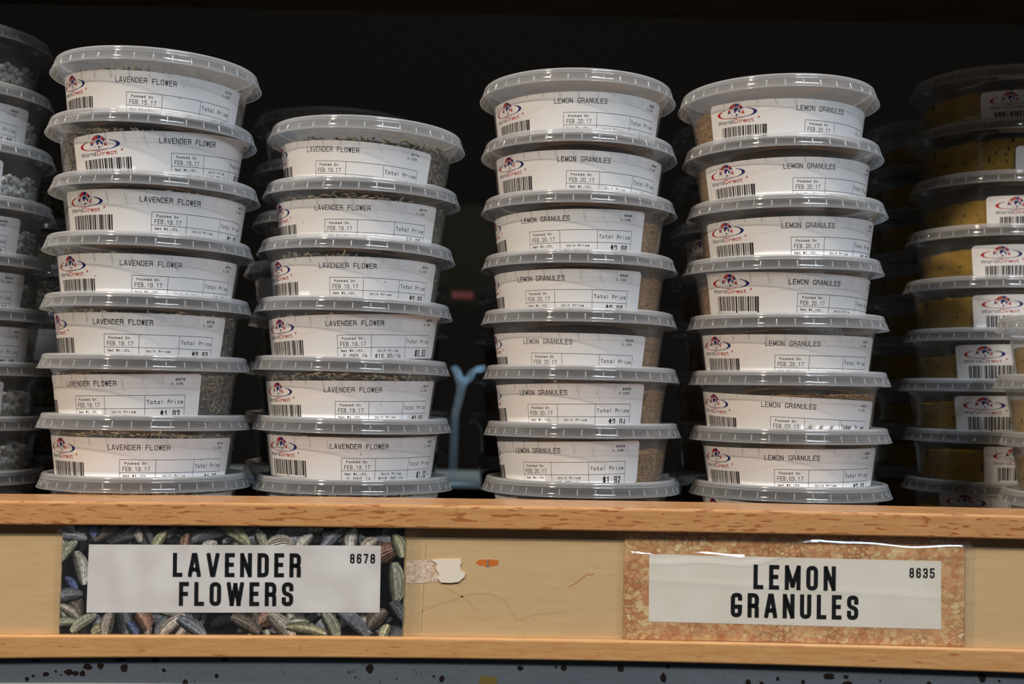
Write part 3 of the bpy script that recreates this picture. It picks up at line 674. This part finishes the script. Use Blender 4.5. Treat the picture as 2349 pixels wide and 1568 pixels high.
def strip(name, parent, mat, prof):
    """prof: list of (y, f(x)) closed section swept along x"""
    n = len(prof); vs, fs = [], []
    for x in XS:
        for y, f in prof: vs.append((x, y, f(x) + H))
    for i in range(len(XS) - 1):
        for j in range(n):
            a = i * n + j; b = i * n + (j + 1) % n; fs.append((a, a + n, b + n, b))
    fs.append(tuple(range(n))); fs.append(tuple((len(XS) - 1) * n + k for k in range(n - 1, -1, -1)))
    return mesh_obj(name, vs, fs, mat, parent)
def rounded(y0, y1, ft, fb, r=.0014, rb=.0008):
    o = []
    for a in range(4):
        t = a / 3 * pi / 2; o.append((y0 + r - r * sin(t), (lambda t: (lambda x: ft(x) - r + r * cos(t)))(t)))
    for a in range(3):
        t = a / 2 * pi / 2; o.append((y0 + rb - rb * cos(t), (lambda t: (lambda x: fb(x) + rb - rb * sin(t)))(t)))
    o.append((y1, fb)); o.append((y1, ft)); return o
shelf = thing('shelving_unit', 'wooden shelf with varnished oak lip, pale plywood price rail and dark boards around the tubs', 'shelf')
strip('oak_lip', shelf, M['oak'], rounded(.580, .619, zlip, ztb))
strip('lower_trim', shelf, M['oak2'], rounded(.5798, .600, zpb, zbot, .0012))
strip('price_rail_panel', shelf, M['ply'], [(.5841, lambda x: ztb(x) - .0001), (.5841, lambda x: zpb(x) + .0001), (.5990, lambda x: zpb(x) + .0001), (.5990, lambda x: ztb(x) - .0001)])
v, f = box_vf(-.60, .60, .6195, 1.02, BOARD - .018 + H, BOARD + H); mesh_obj('shelf_board', v, f, M['darkwood'], shelf)
v, f = box_vf(-.60, .60, .612, .931, .3035 + H, .3235 + H); mesh_obj('upper_shelf_board', v, f, dw(N('old_shelf_wood'), (128, 106, 76), (84, 66, 46)), shelf)
v, f = box_vf(-.475, -.455, .56, 1.02, -.082 + H, .3035 + H); mesh_obj('side_panel', v, f, M['darkwood'], shelf)  # unseen upright added to keep the warm spot off the left-edge tubs

# steel beam below
bm_ = thing('steel_beam', 'blue-grey painted steel beam with black paint chips under the oak trim', 'beam')
strip('beam_face', bm_, M['beam'], [(.5822, lambda x: zbot(x) - .0001), (.5822, zlow), (.590, zlow), (.590, lambda x: zbot(x) - .0001)])
strip('beam_ledge', bm_, M['beamlow'], [(.5812, lambda x: zlow(x) - .0001), (.5790, lambda x: zlow(x) - .030), (.594, lambda x: zlow(x) - .030), (.594, lambda x: zlow(x) - .0001)])
chips = [(82,1514,10,3),(62,1556,6,5),(76,1549,4,3),(106,1545,7,5),(158,1540,12,7),(173,1543,8,6),(190,1543,7,7),(201,1528,11,7),(230,1526,9,7),(278,1513,13,5),(286,1531,9,10),(357,1512,10,5),(376,1536,5,4),(425,1565,6,8),(497,1549,5,5),(516,1511,8,5),(848,1532,8,11),(1014,1556,6,8),(995,1550,3,3),(1194,1531,8,6),(1293,1530,8,8),(1423,1532,8,7),(1532,1527,6,5),(1522,1553,7,11),(1716,1563,7,6),(1747,1566,5,4),(1784,1556,4,5),(1842,1563,5,5),(1902,1550,14,7),(1941,1551,7,4),(1944,1566,12,5),(2073,1543,3,3),(2131,1565,6,3),(2253,1553,9,12),(800,1540,2,2),(815,1552,2,2),(910,1555,2,2),(140,1547,2,2),(128,1538,3,3),(1275,1529,3,3),(2292,1561,3,3),(2019,1560,2,3)]
def unp(px, py, Y):
    du, dv = px - 1174.5, py - 784; u = cos(ROLL) * du + sin(ROLL) * dv; v = -sin(ROLL) * du + cos(ROLL) * dv
    dy, dz = 1.0, -v / 2700
    y, z = cos(PITCH) * dy - sin(PITCH) * dz, sin(PITCH) * dy + cos(PITCH) * dz
    return u / 2700 / y * Y, z / y * Y
rnd = random.Random(5); vs, fs, fm = [], [], []
for (px, py, a, b) in chips:
    x, z = unp(px, py, .5822); n = 11; b0 = len(vs)
    for dy in (.0, .00025):
        for k in range(n):
            t = 2 * pi * k / n; q = rnd.uniform(.72, 1.12) if dy == 0 else q
            if dy == 0: qq = q; vs.append((x + a * q * cos(t) * .000216, .5820, z + b * q * sin(t) * .000216 + H))
            else: p = vs[b0 + k]; vs.append((p[0], .58225, p[2]))
    fs.append(tuple(b0 + k for k in range(n)))
    for k in range(n): fs.append((b0 + k, b0 + n + k, b0 + n + (k + 1) % n, b0 + (k + 1) % n))
o = mesh_obj('paint_chip', vs, fs, M['rust'], bm_); o['kind'] = 'stuff'
gp = [unp(px, py, .5822) for px, py in ((1101, 1550), (1106, 1546), (1112, 1552), (1117, 1549), (1124, 1551), (1138, 1550), (1141, 1558), (1139, 1572), (1098, 1572), (1100, 1560))]
n = len(gp); vs = [(x, .5821, z + H) for x, z in gp[::-1]]
mesh_obj('grime_patch', vs, [tuple(range(n))], M['grime'], bm_)

# ---------------------------------------------------------------- signs in the price rail
YS = .5835
def clip_poly(poly, edges):
    for (nx, nz, d) in edges:       # keep nx*x+nz*z<=d
        out = []
        for i in range(len(poly)):
            a, b = poly[i - 1], poly[i]; fa = nx*a[0]+nz*a[1]-d; fb = nx*b[0]+nz*b[1]-d
            if (fa <= 0) != (fb <= 0):
                q = fa / (fa - fb); out.append((a[0]+(b[0]-a[0])*q, a[1]+(b[1]-a[1])*q))
            if fb <= 0: out.append(b)
        poly = out
        if len(poly) < 3: return []
    return poly
def sheet(name, x0, x1, y, mat, parent, top=None, bot=None, nx=24):
    vs, fs = [], []
    for i in range(nx + 1):
        x = x0 + (x1 - x0) * i / nx
        zt = (top or ztb)(x) - .0002; zb = (bot or zpb)(x) + .0002
        vs += [(x, y, zt + H), (x, y, zb + H), (x, y + .0001, zt + H), (x, y + .0001, zb + H)]
    for i in range(nx):
        a = i * 4; fs += [(a, a + 1, a + 5, a + 4), (a + 2, a + 6, a + 7, a + 3)]
    return mesh_obj(name, vs, fs, mat, parent)
def quadpanel(name, P, y, mat, parent):
    vs = [(x, y, z + H) for x, z in P] + [(x, y + .00004, z + H) for x, z in P]
    fs = [(0, 1, 2, 3), (7, 6, 5, 4), (0, 4, 5, 1), (1, 5, 6, 2), (2, 6, 7, 3), (3, 7, 4, 0)]
    return mesh_obj(name, vs, fs, mat, parent)
def sign_text(name, rows, y, parent):
    """rows: (text, x0, z0, x1, z1, letter W, H, t, ) baseline from (x0,z0) to right end (x1,z1), mm"""
    vs, fs = [], []
    for (txt, x0, z0, x1, z1, Hh, t) in rows:
        L = math.hypot(x1 - x0, z1 - z0); ux, uz = (x1-x0)/L, (z1-z0)/L
        rel = {'W': 1.5, 'M': 1.35, 'A': 1.14, 'V': 1.14, 'L': .85, 'E': .86, 'F': .85, 'N': 1.04}
        if txt[0].isdigit(): rel = {}
        W = [rel.get(c, 1.0) for c in txt]; gapw = .48
        u = L / (sum(W) + gapw * (len(txt) - 1)); cx = 0
        for c, w_ in zip(txt, W):
            for path in G[c]:
                p, cl = expand(path, w_ * u, Hh, t)
                for q in stroke(p, cl, t, cap=not cl):
                    b0 = len(vs)
                    q = clip_poly(q, [(0, 1, Hh), (0, -1, 0), (-1, 0, 0), (1, 0, w_ * u)])
                    if len(q) < 3: continue
                    for a, b in q:
                        X = x0 + (cx + a) * ux - b * uz; Zz = z0 + (cx + a) * uz + b * ux; vs.append((X * MM, y, Zz * MM + H))
                    fs.append(tuple(range(b0, b0 + len(q))))
            cx += (w_ + gapw) * u
    return mesh_obj(name, vs, fs, M['signink'], parent)
# lavender sign
bgm = flat('print_black', (16, 18, 22), 0.35, 0.4)
BC = [flat('print_%d' % i, c, 0.4, 0.35) for i, c in enumerate([(138, 142, 120), (104, 112, 130), (158, 146, 134), (168, 170, 128), (118, 100, 88), (86, 92, 104), (186, 184, 176), (60, 60, 62), (36, 36, 40), (150, 96, 72), (60, 84, 150)])]
sg = thing('lavender_sign', 'printed sign reading LAVENDER FLOWERS 8678 over a picture of dried buds', 'sign', group=None)
X0, X1 = -.2190, -.0508
def vsheet(): return sheet('picture', X0, X1, YS, bgm, sg)
pic = vsheet()
rnd = random.Random(12); vs, fs, fm = [], [], []
layer = 0
PAL = [(178, 182, 150), (140, 152, 174), (200, 182, 164), (196, 196, 140), (138, 118, 104), (104, 112, 126), (222, 218, 206), (84, 82, 84), (50, 50, 56), (178, 118, 92), (80, 104, 180)]
cols = []
def bud2(cx, cz, L, W, ang, base, clip):
    global layer
    ca, sa = cos(ang), sin(ang); layer += 1; W = W * 1.2
    def P(q, w_):
        l = (q - .5) * L; wd = W * .5 * sin(pi * (0.10 + 0.83 * q)) ** .65
        b = .06 * L * sin(pi * q)
        return (cx + (l * ca - (w_ * wd + b) * sa), cz + (l * sa + (w_ * wd + b) * ca))
    na, nl = 15, 9; c0 = [.55 * c / 255 + .45 * sum(PAL[base]) / 765 for c in PAL[base]]
    st = [rnd.uniform(.45, 1.1) if k % 2 else rnd.uniform(.8, 1.25) for k in range(na)]
    lift = rnd.uniform(-.3, .3)
    for k in range(na):
        w0, w1 = -1 + 2 * k / na, -1 + 2 * (k + 1) / na; wm = (w0 + w1) / 2
        sh = (.30 + .85 * max(0, cos((wm - .25) * 1.35))) * st[k]
        for i in range(nl):
            q0, q1 = i / nl, (i + 1) / nl
            poly = clip_poly([P(q0, w0), P(q1, w0), P(q1, w1), P(q0, w1)], clip)
            if len(poly) < 3: continue
            f = sh * (1 + lift * (q0 - .5)) * rnd.uniform(.88, 1.1)
            b0 = len(vs); y = YS - .00002 - layer * .0000025
            for (a_, b_) in poly: vs.append((a_ * MM, y, b_ * MM + H))
            fs.append(tuple(range(b0, b0 + len(poly)))); cols.append(tuple(min(1, max(0, c * f)) ** 2.2 for c in c0))
clip1 = [(1, 0, X1 * 1000), (-1, 0, -X0 * 1000), (-.0118, 1, -66.9), (.015, -1, 119.6)]
big = [(-214, -75, 14, 5, -.1, 1), (-216, -82, 13, 5, .9, 0), (-210, -90, 17, 6, -1.3, 6), (-214, -98, 9, 4, -.9, 10), (-215, -104, 14, 6, .2, 5), (-214, -112, 12, 4, -.6, 2), (-216, -117, 12, 4, .1, 0), (-207, -117, 15, 5, .6, 0), (-199, -120, 9, 5, .4, 3), (-195, -117, 13, 6, 1.35, 2), (-188, -116, 14, 7, -1.4, 5), (-183, -119, 8, 5, -.9, 10),
       (-178, -115, 10, 8, -1.0, 9), (-165, -111, 16, 5, -.25, 0), (-164, -118, 18, 6, .75, 2), (-154, -118, 17, 6, -.6, 1), (-139, -115, 12, 5, .3, 8), (-128, -116, 16, 6, -.5, 4), (-116, -113, 11, 8, .4, 9), (-110, -117, 18, 7, -.8, 2), (-98, -118, 20, 5, -.15, 3), (-86, -116, 17, 6, -1.1, 0), (-75, -114, 18, 6, -.7, 1), (-63, -112, 12, 8, .8, 4), (-59, -118, 8, 5, 1.2, 3), (-55, -94, 20, 7, -1.5, 0), (-60, -80, 12, 9, .5, 9), (-54, -76, 12, 6, -1.2, 3),
       (-53, -108, 12, 6, -.9, 5), (-197, -72, 16, 7, .55, 4), (-190, -76, 12, 5, .3, 7), (-171, -76, 12, 4.5, 1.0, 3), (-158, -76, 8, 4.5, 1.4, 9), (-147, -78, 9, 4, .4, 6), (-135, -72, 20, 6, -.6, 3), (-122, -74, 10, 5, -1.2, 0), (-112, -77, 14, 8, .2, 2), (-100, -76, 12, 5, .9, 6), (-86, -74, 18, 5, .8, 1), (-76, -73, 12, 6, 1.4, 6), (-68, -76, 10, 6, .7, 2), (-203, -70, 9, 6, 1.5, 10), (-217, -70, 8, 5, -.5, 6)]
for k in range(150):
    x = rnd.uniform(-220, -50); z = rnd.choice((rnd.uniform(-79, -67), rnd.uniform(-123, -108), rnd.uniform(-122, -67)))
    bud2(x, z, rnd.uniform(9, 17), rnd.uniform(3.6, 6), rnd.uniform(-1.6, 1.6), rnd.choice((7, 8, 5, 5, 1, 4, 7, 0, 2, 8)), clip1)
for b in big: bud2(*b, clip1)
pm = N('printed_picture'); at = pm.n('ShaderNodeAttribute', attribute_name='Col'); pn = pm.ramp(pm.noise(pm.coords(), 700, 4, .7), [(.3, (.35, .34, .33, 1)), (.65, (1.25, 1.25, 1.2, 1))]); pm = pm.pbr(pm.mix(1.0, at.outputs['Color'], pn, 'MULTIPLY'), .4, .35)
pb = mesh_obj('printed_buds', vs, fs, pm, pic)
ca_ = pb.data.color_attributes.new('Col', 'FLOAT_COLOR', 'CORNER'); arr = []
for pl_, c_ in zip(pb.data.polygons, cols): arr += [c_[0], c_[1], c_[2], 1.0] * len(pl_.vertices)
ca_.data.foreach_set('color', arr); pb['kind'] = 'stuff'
def whitepanel(name, c1, c2):
    a = N(name); v = a.coords()
    c = a.mix(a.ramp(a.noise(v, 55, 1.0, .4), [(.38, (0, 0, 0, 1)), (.62, (1, 1, 1, 1))]), c1, c2); return a.pbr(c, .35, .4)
quadpanel('white_box', [(-.2059, -.0784), (-.0623, -.0760), (-.0621, -.1086), (-.2059, -.1116)][::-1], YS - .0006, whitepanel('sign_white', lin(232, 227, 225), lin(246, 243, 241)), sg)
sign_text('lettering', [('LAVENDER', -164.2, -93.3, -101.3, -92.2, 11.7, 2.0), ('FLOWERS', -160.7, -107.3, -104.6, -106.3, 11.6, 2.0), ('8678', -77.3, -84.9, -65.0, -84.7, 4.7, .75)], YS - .00072, sg)
# lemon sign
sg2 = thing('lemon_sign', 'printed sign reading LEMON GRANULES 8635 over a picture of tan granules', 'sign')
def granprint():
    a = N('granule_print'); v0 = a.coords((1.0, 1, 1.25))
    nv = a.n('ShaderNodeTexNoise', Scale=150.0, Detail=2.0); a.l(v0, nv.inputs['Vector'])
    va = a.n('ShaderNodeVectorMath', operation='MULTIPLY_ADD'); va.inputs[1].default_value = (.005, .005, .005)
    a.l(nv.outputs['Color'], va.inputs[0]); a.l(v0, va.inputs[2]); v = va.outputs[0]
    vo = a.n('ShaderNodeTexVoronoi', Scale=330.0); a.l(v, vo.inputs['Vector']); 
    ve = a.n('ShaderNodeTexVoronoi', Scale=330.0, feature='DISTANCE_TO_EDGE'); a.l(v, ve.inputs['Vector'])
    sep = a.n('ShaderNodeSeparateColor'); a.l(vo.outputs['Color'], sep.inputs[0])
    c = a.ramp(sep.outputs[0], [(0, lin(222, 166, 122)), (.25, lin(236, 194, 140)), (.45, lin(214, 150, 110)), (.6, lin(242, 220, 166)), (.8, lin(206, 142, 96)), (1, lin(238, 206, 148))])
    inner = a.noise(v, 420, 3, .6)
    c = a.mix(a.ramp(inner, [(.45, (0, 0, 0, 1)), (.72, (.6, .6, .6, 1))]), c, lin(188, 112, 66))
    edge = a.ramp(ve.outputs['Distance'], [(.0, (.8, .8, .8, 1)), (.06, (.4, .4, .4, 1)), (.15, (0, 0, 0, 1))])
    big_ = a.ramp(a.noise(a.coords(), 38, 3), [(.40, (.10, .10, .10, 1)), (.60, (1, 1, 1, 1))])
    c = a.mix(a.mix(1.0, edge, big_, 'MULTIPLY'), c, lin(120, 66, 34))
    c = a.mix(a.ramp(a.noise(a.coords(), 60, 2), [(.55, (0, 0, 0, 1)), (.75, (.45, .45, .45, 1))]), c, lin(146, 86, 52))
    return a.pbr(c, .35, .4)
sheet('picture', .0576, .2250, YS, granprint(), sg2)
quadpanel('white_box', [(.0698, -.0774), (.2135, -.0778), (.2137, -.1110), (.0700, -.1102)][::-1], YS - .0001, whitepanel('sign_cream', lin(242, 236, 221), lin(247, 241, 229)), sg2)
sign_text('lettering', [('LEMON', 121.2, -93.3, 161.7, -93.4, 12.0, 2.05), ('GRANULES', 110.2, -107.2, 172.9, -107.3, 11.9, 2.05), ('8635', 197.9, -86.2, 210.3, -86.2, 4.9, .78)], YS - .0002, sg2)
# clear sleeves, slightly buckled
def sleeve(name, x0, x1, ridge, label, amp, parent):
    nx, nz = 120, 90; vs, fs = [], []
    for j in range(nz + 1):
        for i in range(nx + 1):
            x = x0 + (x1 - x0) * i / nx; zt = ztb(x) - .0003; zb = zpb(x) + .0003; z = zt + (zb - zt) * (j / nz) ** 1.3
            d = .0014
            for (cf, w_, am) in ridge:
                c = cf(x)
                d -= am * exp(-((z - c) / w_) ** 2)
            e = min(x - x0, x1 - x) / .004
            d += .0006 * max(0, 1 - e)
            vs.append((x, .5801 + max(.0001, d), z + H))
    for j in range(nz):
        for i in range(nx):
            a = j * (nx + 1) + i; fs.append((a, a + nx + 1, a + nx + 2, a + 1))
    return mesh_obj(name, vs, fs, M['sleeve'], parent, smooth=True)
rA = lambda x: -.0772 + .0022 * exp(-((x - .150) / .02) ** 2) + .006 * max(0, min(1, (x - .118) / .035)) + .0006 * sin(x * 150)
sleeve('clear_sleeve', .0556, .2280, [(rA, .0011, .0011), (lambda x: -.0875 - .004 * (x - .1) / .1, .0016, .00045)], '', 1, sg2)
sleeve('clear_sleeve', -.2212, -.0445, [(lambda x: -.0745 + .0004 * sin(x * 90), .0030, .0003)], '', 1, sg)

# tape remnant, staple, gouge, scratches on the price rail
def patch(name, pts, y0, th, mat, label=None, cat=None, parent=None, curl=None):
    n = len(pts); vs = [(x * MM, y0 - th - (curl(x, z) if curl else 0), z * MM + H) for x, z in pts] + [(x * MM, y0, z * MM + H) for x, z in pts]
    fs = [tuple(range(n)), tuple(range(2 * n - 1, n - 1, -1))] + [(k, n + k, n + (k + 1) % n, (k + 1) % n) for k in range(n)]
    o = mesh_obj(name, vs, fs, mat, parent)
    if label: tag(o, label, cat)
    return o
YP = .5841
tp = thing('tape_remnant', 'torn strip of white masking tape on the plywood beside the lavender sign', 'tape')
mt1 = N('torn_paper'); v = mt1.coords(); cc = mt1.mix(mt1.ramp(mt1.noise(v, 500, 3), [(.4, (0, 0, 0, 1)), (.6, (1, 1, 1, 1))]), lin(226, 205, 188), lin(202, 172, 146)); mt1 = mt1.pbr(cc, .8, .1, mt1.noise(v, 700, 3), .6, .0004)
patch('torn_layer', [(-49.6, -83.0), (-44, -82.9), (-38, -82.5), (-34.9, -83.4), (-33.6, -85.0), (-34.6, -86.2), (-37.0, -85.0), (-36.2, -87.2), (-34.0, -88.8), (-32.6, -93.0), (-41, -93.9), (-49.6, -94.4)][::-1], YP, .00012, mt1, parent=tp)
patch('tape_flap', [(-37.4, -82.6), (-33, -82.1), (-23.1, -81.9), (-22.6, -83.6), (-23.3, -85.2), (-22.6, -87.4), (-20.6, -88.7), (-20.9, -90.4), (-23.6, -92.9), (-27.4, -93.5), (-32.4, -93.4), (-34.0, -91.4), (-33.4, -89.2), (-35.2, -86.6), (-34.6, -84.4)][::-1], YP - .00012, .0005, flat('white_tape', (238, 226, 208), .6), parent=tp)
st = thing('staple', 'small metal staple set in an orange gouge in the plywood', 'staple')
patch('orange_gouge', [(-15.6, -83.1), (-13.8, -82.0), (-8.5, -81.6), (-4.2, -82.1), (-4.4, -84.2), (-7.5, -85.2), (-13.0, -84.9), (-14.8, -84.2)][::-1], YP, .00006, flat('raw_orange_wood', (204, 112, 44), .8), parent=st)
v, f = box_vf(-.01005, -.00945, YP - .0005, YP, -.0849 + H, -.0816 + H); mesh_obj('staple_wire', v, f, flat('staple_steel', (200, 205, 206), .3, .5, metal=.6), st)
scr = flat('faint_brown_stain', (200, 166, 120), .6); scr2 = flat('red_scratch', (184, 124, 80), .7)
def line(name, pts, wd, mat):
    sm = []
    for i in range(len(pts) - 1):
        p0, p1, p2, p3 = pts[max(0, i - 1)], pts[i], pts[i + 1], pts[min(len(pts) - 1, i + 2)]
        for k in range(6):
            t = k / 6; sm.append(tuple(.5 * (2*p1[j] + (p2[j]-p0[j])*t + (2*p0[j]-5*p1[j]+4*p2[j]-p3[j])*t*t + (3*p1[j]-p0[j]-3*p2[j]+p3[j])*t**3) for j in (0, 1)))
    sm.append(pts[-1]); out = stroke(sm, False, wd, False); vs, fs = [], []
    for q in out:
        b0 = len(vs); vs += [(a * MM, YP - .00004, b * MM + H) for a, b in q]; fs.append(tuple(range(b0, b0 + 4)))
    return mesh_obj(name, vs, fs, mat, shelf)
line('scratch', [(30.3, -94.4), (33, -93.0), (36.4, -90.4), (39.6, -88.0), (41.0, -88.2), (43.0, -87.6)], .45, scr2)
line('stain_line', [(-43.1, -108.6), (-36, -105.0), (-28.2, -102.6), (-20, -99.4), (-13.3, -98.4), (-6.9, -98.8), (-1.0, -101.7), (2.0, -106.0), (6.2, -110.8), (12, -108.6), (17.5, -107.6), (30, -106.2)], .8, scr)
line('stain_line', [(-30.0, -96.2), (-26.0, -98.0), (-20.0, -101.4), (-14.6, -107.0)], .8, scr)
line('pencil_line', [(-40.2, -74), (-40.9, -95), (-41.6, -118)], .22, flat('pencil_grey', (150, 128, 96), .7))

# ---------------------------------------------------------------- beyond the open back
def struct(name, v, f, m):
    o = mesh_obj(name, v, f, m); o['kind'] = 'structure'; return o
v, f = box_vf(-1.6, 1.6, 2.40, 2.45, H - 1.3, H + 1.3); struct('wall_back', v, f, M['black'])
v, f = box_vf(-1.6, 1.6, -1.6, 2.45, H - 1.35, H - 1.30); struct('floor', v, f, flat('dark_floor', (60, 58, 54), .7))
# plastic bag far behind the gap
def bag():
    vs, fs = [], []; nu, nv = 30, 22
    top = [(1034, 842), (1046, 838), (1056, 848), (1062, 866), (1068, 866), (1078, 850), (1094, 840), (1116, 838)]
    low = [(1038, 854), (1044, 858), (1051, 868), (1056, 876), (1064, 878), (1080, 868), (1096, 858), (1110, 850)]
    neck = [(1049, 884), (1050, 886), (1052, 888), (1054, 889), (1057, 889), (1061, 888), (1065, 885), (1070, 880)]
    tail = [(1036, 950), (1037, 951), (1039, 952), (1041, 953), (1043, 953), (1045, 952), (1048, 951), (1052, 950)]
    foot = [(1030 + 2.5 * k, 1119) for k in range(8)]
    rows = (top, low, neck, tail, foot); kv = [0, .22, .42, .72, 1]
    def P(L, p):
        k = p * (len(L) - 1); a = min(int(k), len(L) - 2); t = k - a; t = t * t * (3 - 2 * t)
        return L[a][0] * (1 - t) + L[a + 1][0] * t, L[a][1] * (1 - t) + L[a + 1][1] * t
    for j in range(nv + 1):
        q = j / nv; a = 0 if q < kv[1] else 1 if q < kv[2] else 2 if q < kv[3] else 3; t = (q - kv[a]) / (kv[a + 1] - kv[a])
        for i in range(nu + 1):
            p = i / nu; A, B = P(rows[a], p), P(rows[a + 1], p)
            px, py = A[0] * (1 - t) + B[0] * t, A[1] * (1 - t) + B[1] * t
            x, z = unp(px, py, 1.42)
            vs.append((x, 1.42 + .006 * sin(p * 17 + q * 3) + .012 * sin(q * 5), max(z, -.1049) + H))
    for j in range(nv):
        for i in range(nu):
            a = j * (nu + 1) + i; fs.append((a, a + 1, a + nu + 2, a + nu + 1))
    return mesh_obj('plastic_bag', vs, fs, plastic('bag_film', .12, (.55, .75, .9, 1), .12), smooth=True)
tag(bag(), 'crumpled translucent bluish plastic bag glowing in the dark gap behind the tubs', 'bag')
x0, z0 = unp(1037, 668, 1.9); x1, z1 = unp(1085, 685, 1.9)
bx = thing('cardboard_box', 'dark box with a small red sticker, far behind the gap between the middle stacks', 'box')
v, f = box_vf(x0 - .06, x1 + .08, 1.90, 2.1, z1 - .01 + H, z0 + .14 + H); mesh_obj('carton', v, f, flat('dark_olive_card', (30, 29, 23), .9, .05), bx)
cb = box_vf(-.5, .5, 1.88, 2.25, .001, z1 - .0105 + H); tag(mesh_obj('rear_cabinet', cb[0], cb[1], M['black']), 'black cabinet in the dark far behind the gap, under the box', 'cabinet')
v, f = box_vf(x0, x1, 1.899, 1.9005, z1 + H, z0 + H); mesh_obj('red_sticker', v, f, flat('red_sticker_paper', (96, 40, 44), .6), bx)
v, f = box_vf(-.40, .40, 1.35, 1.60, .001, -.105 + H)
tag(mesh_obj('rear_counter', v, f, flat('grey_laminate', (120, 130, 134), .5)), 'grey counter strip seen low behind the gap between the middle stacks', 'counter')
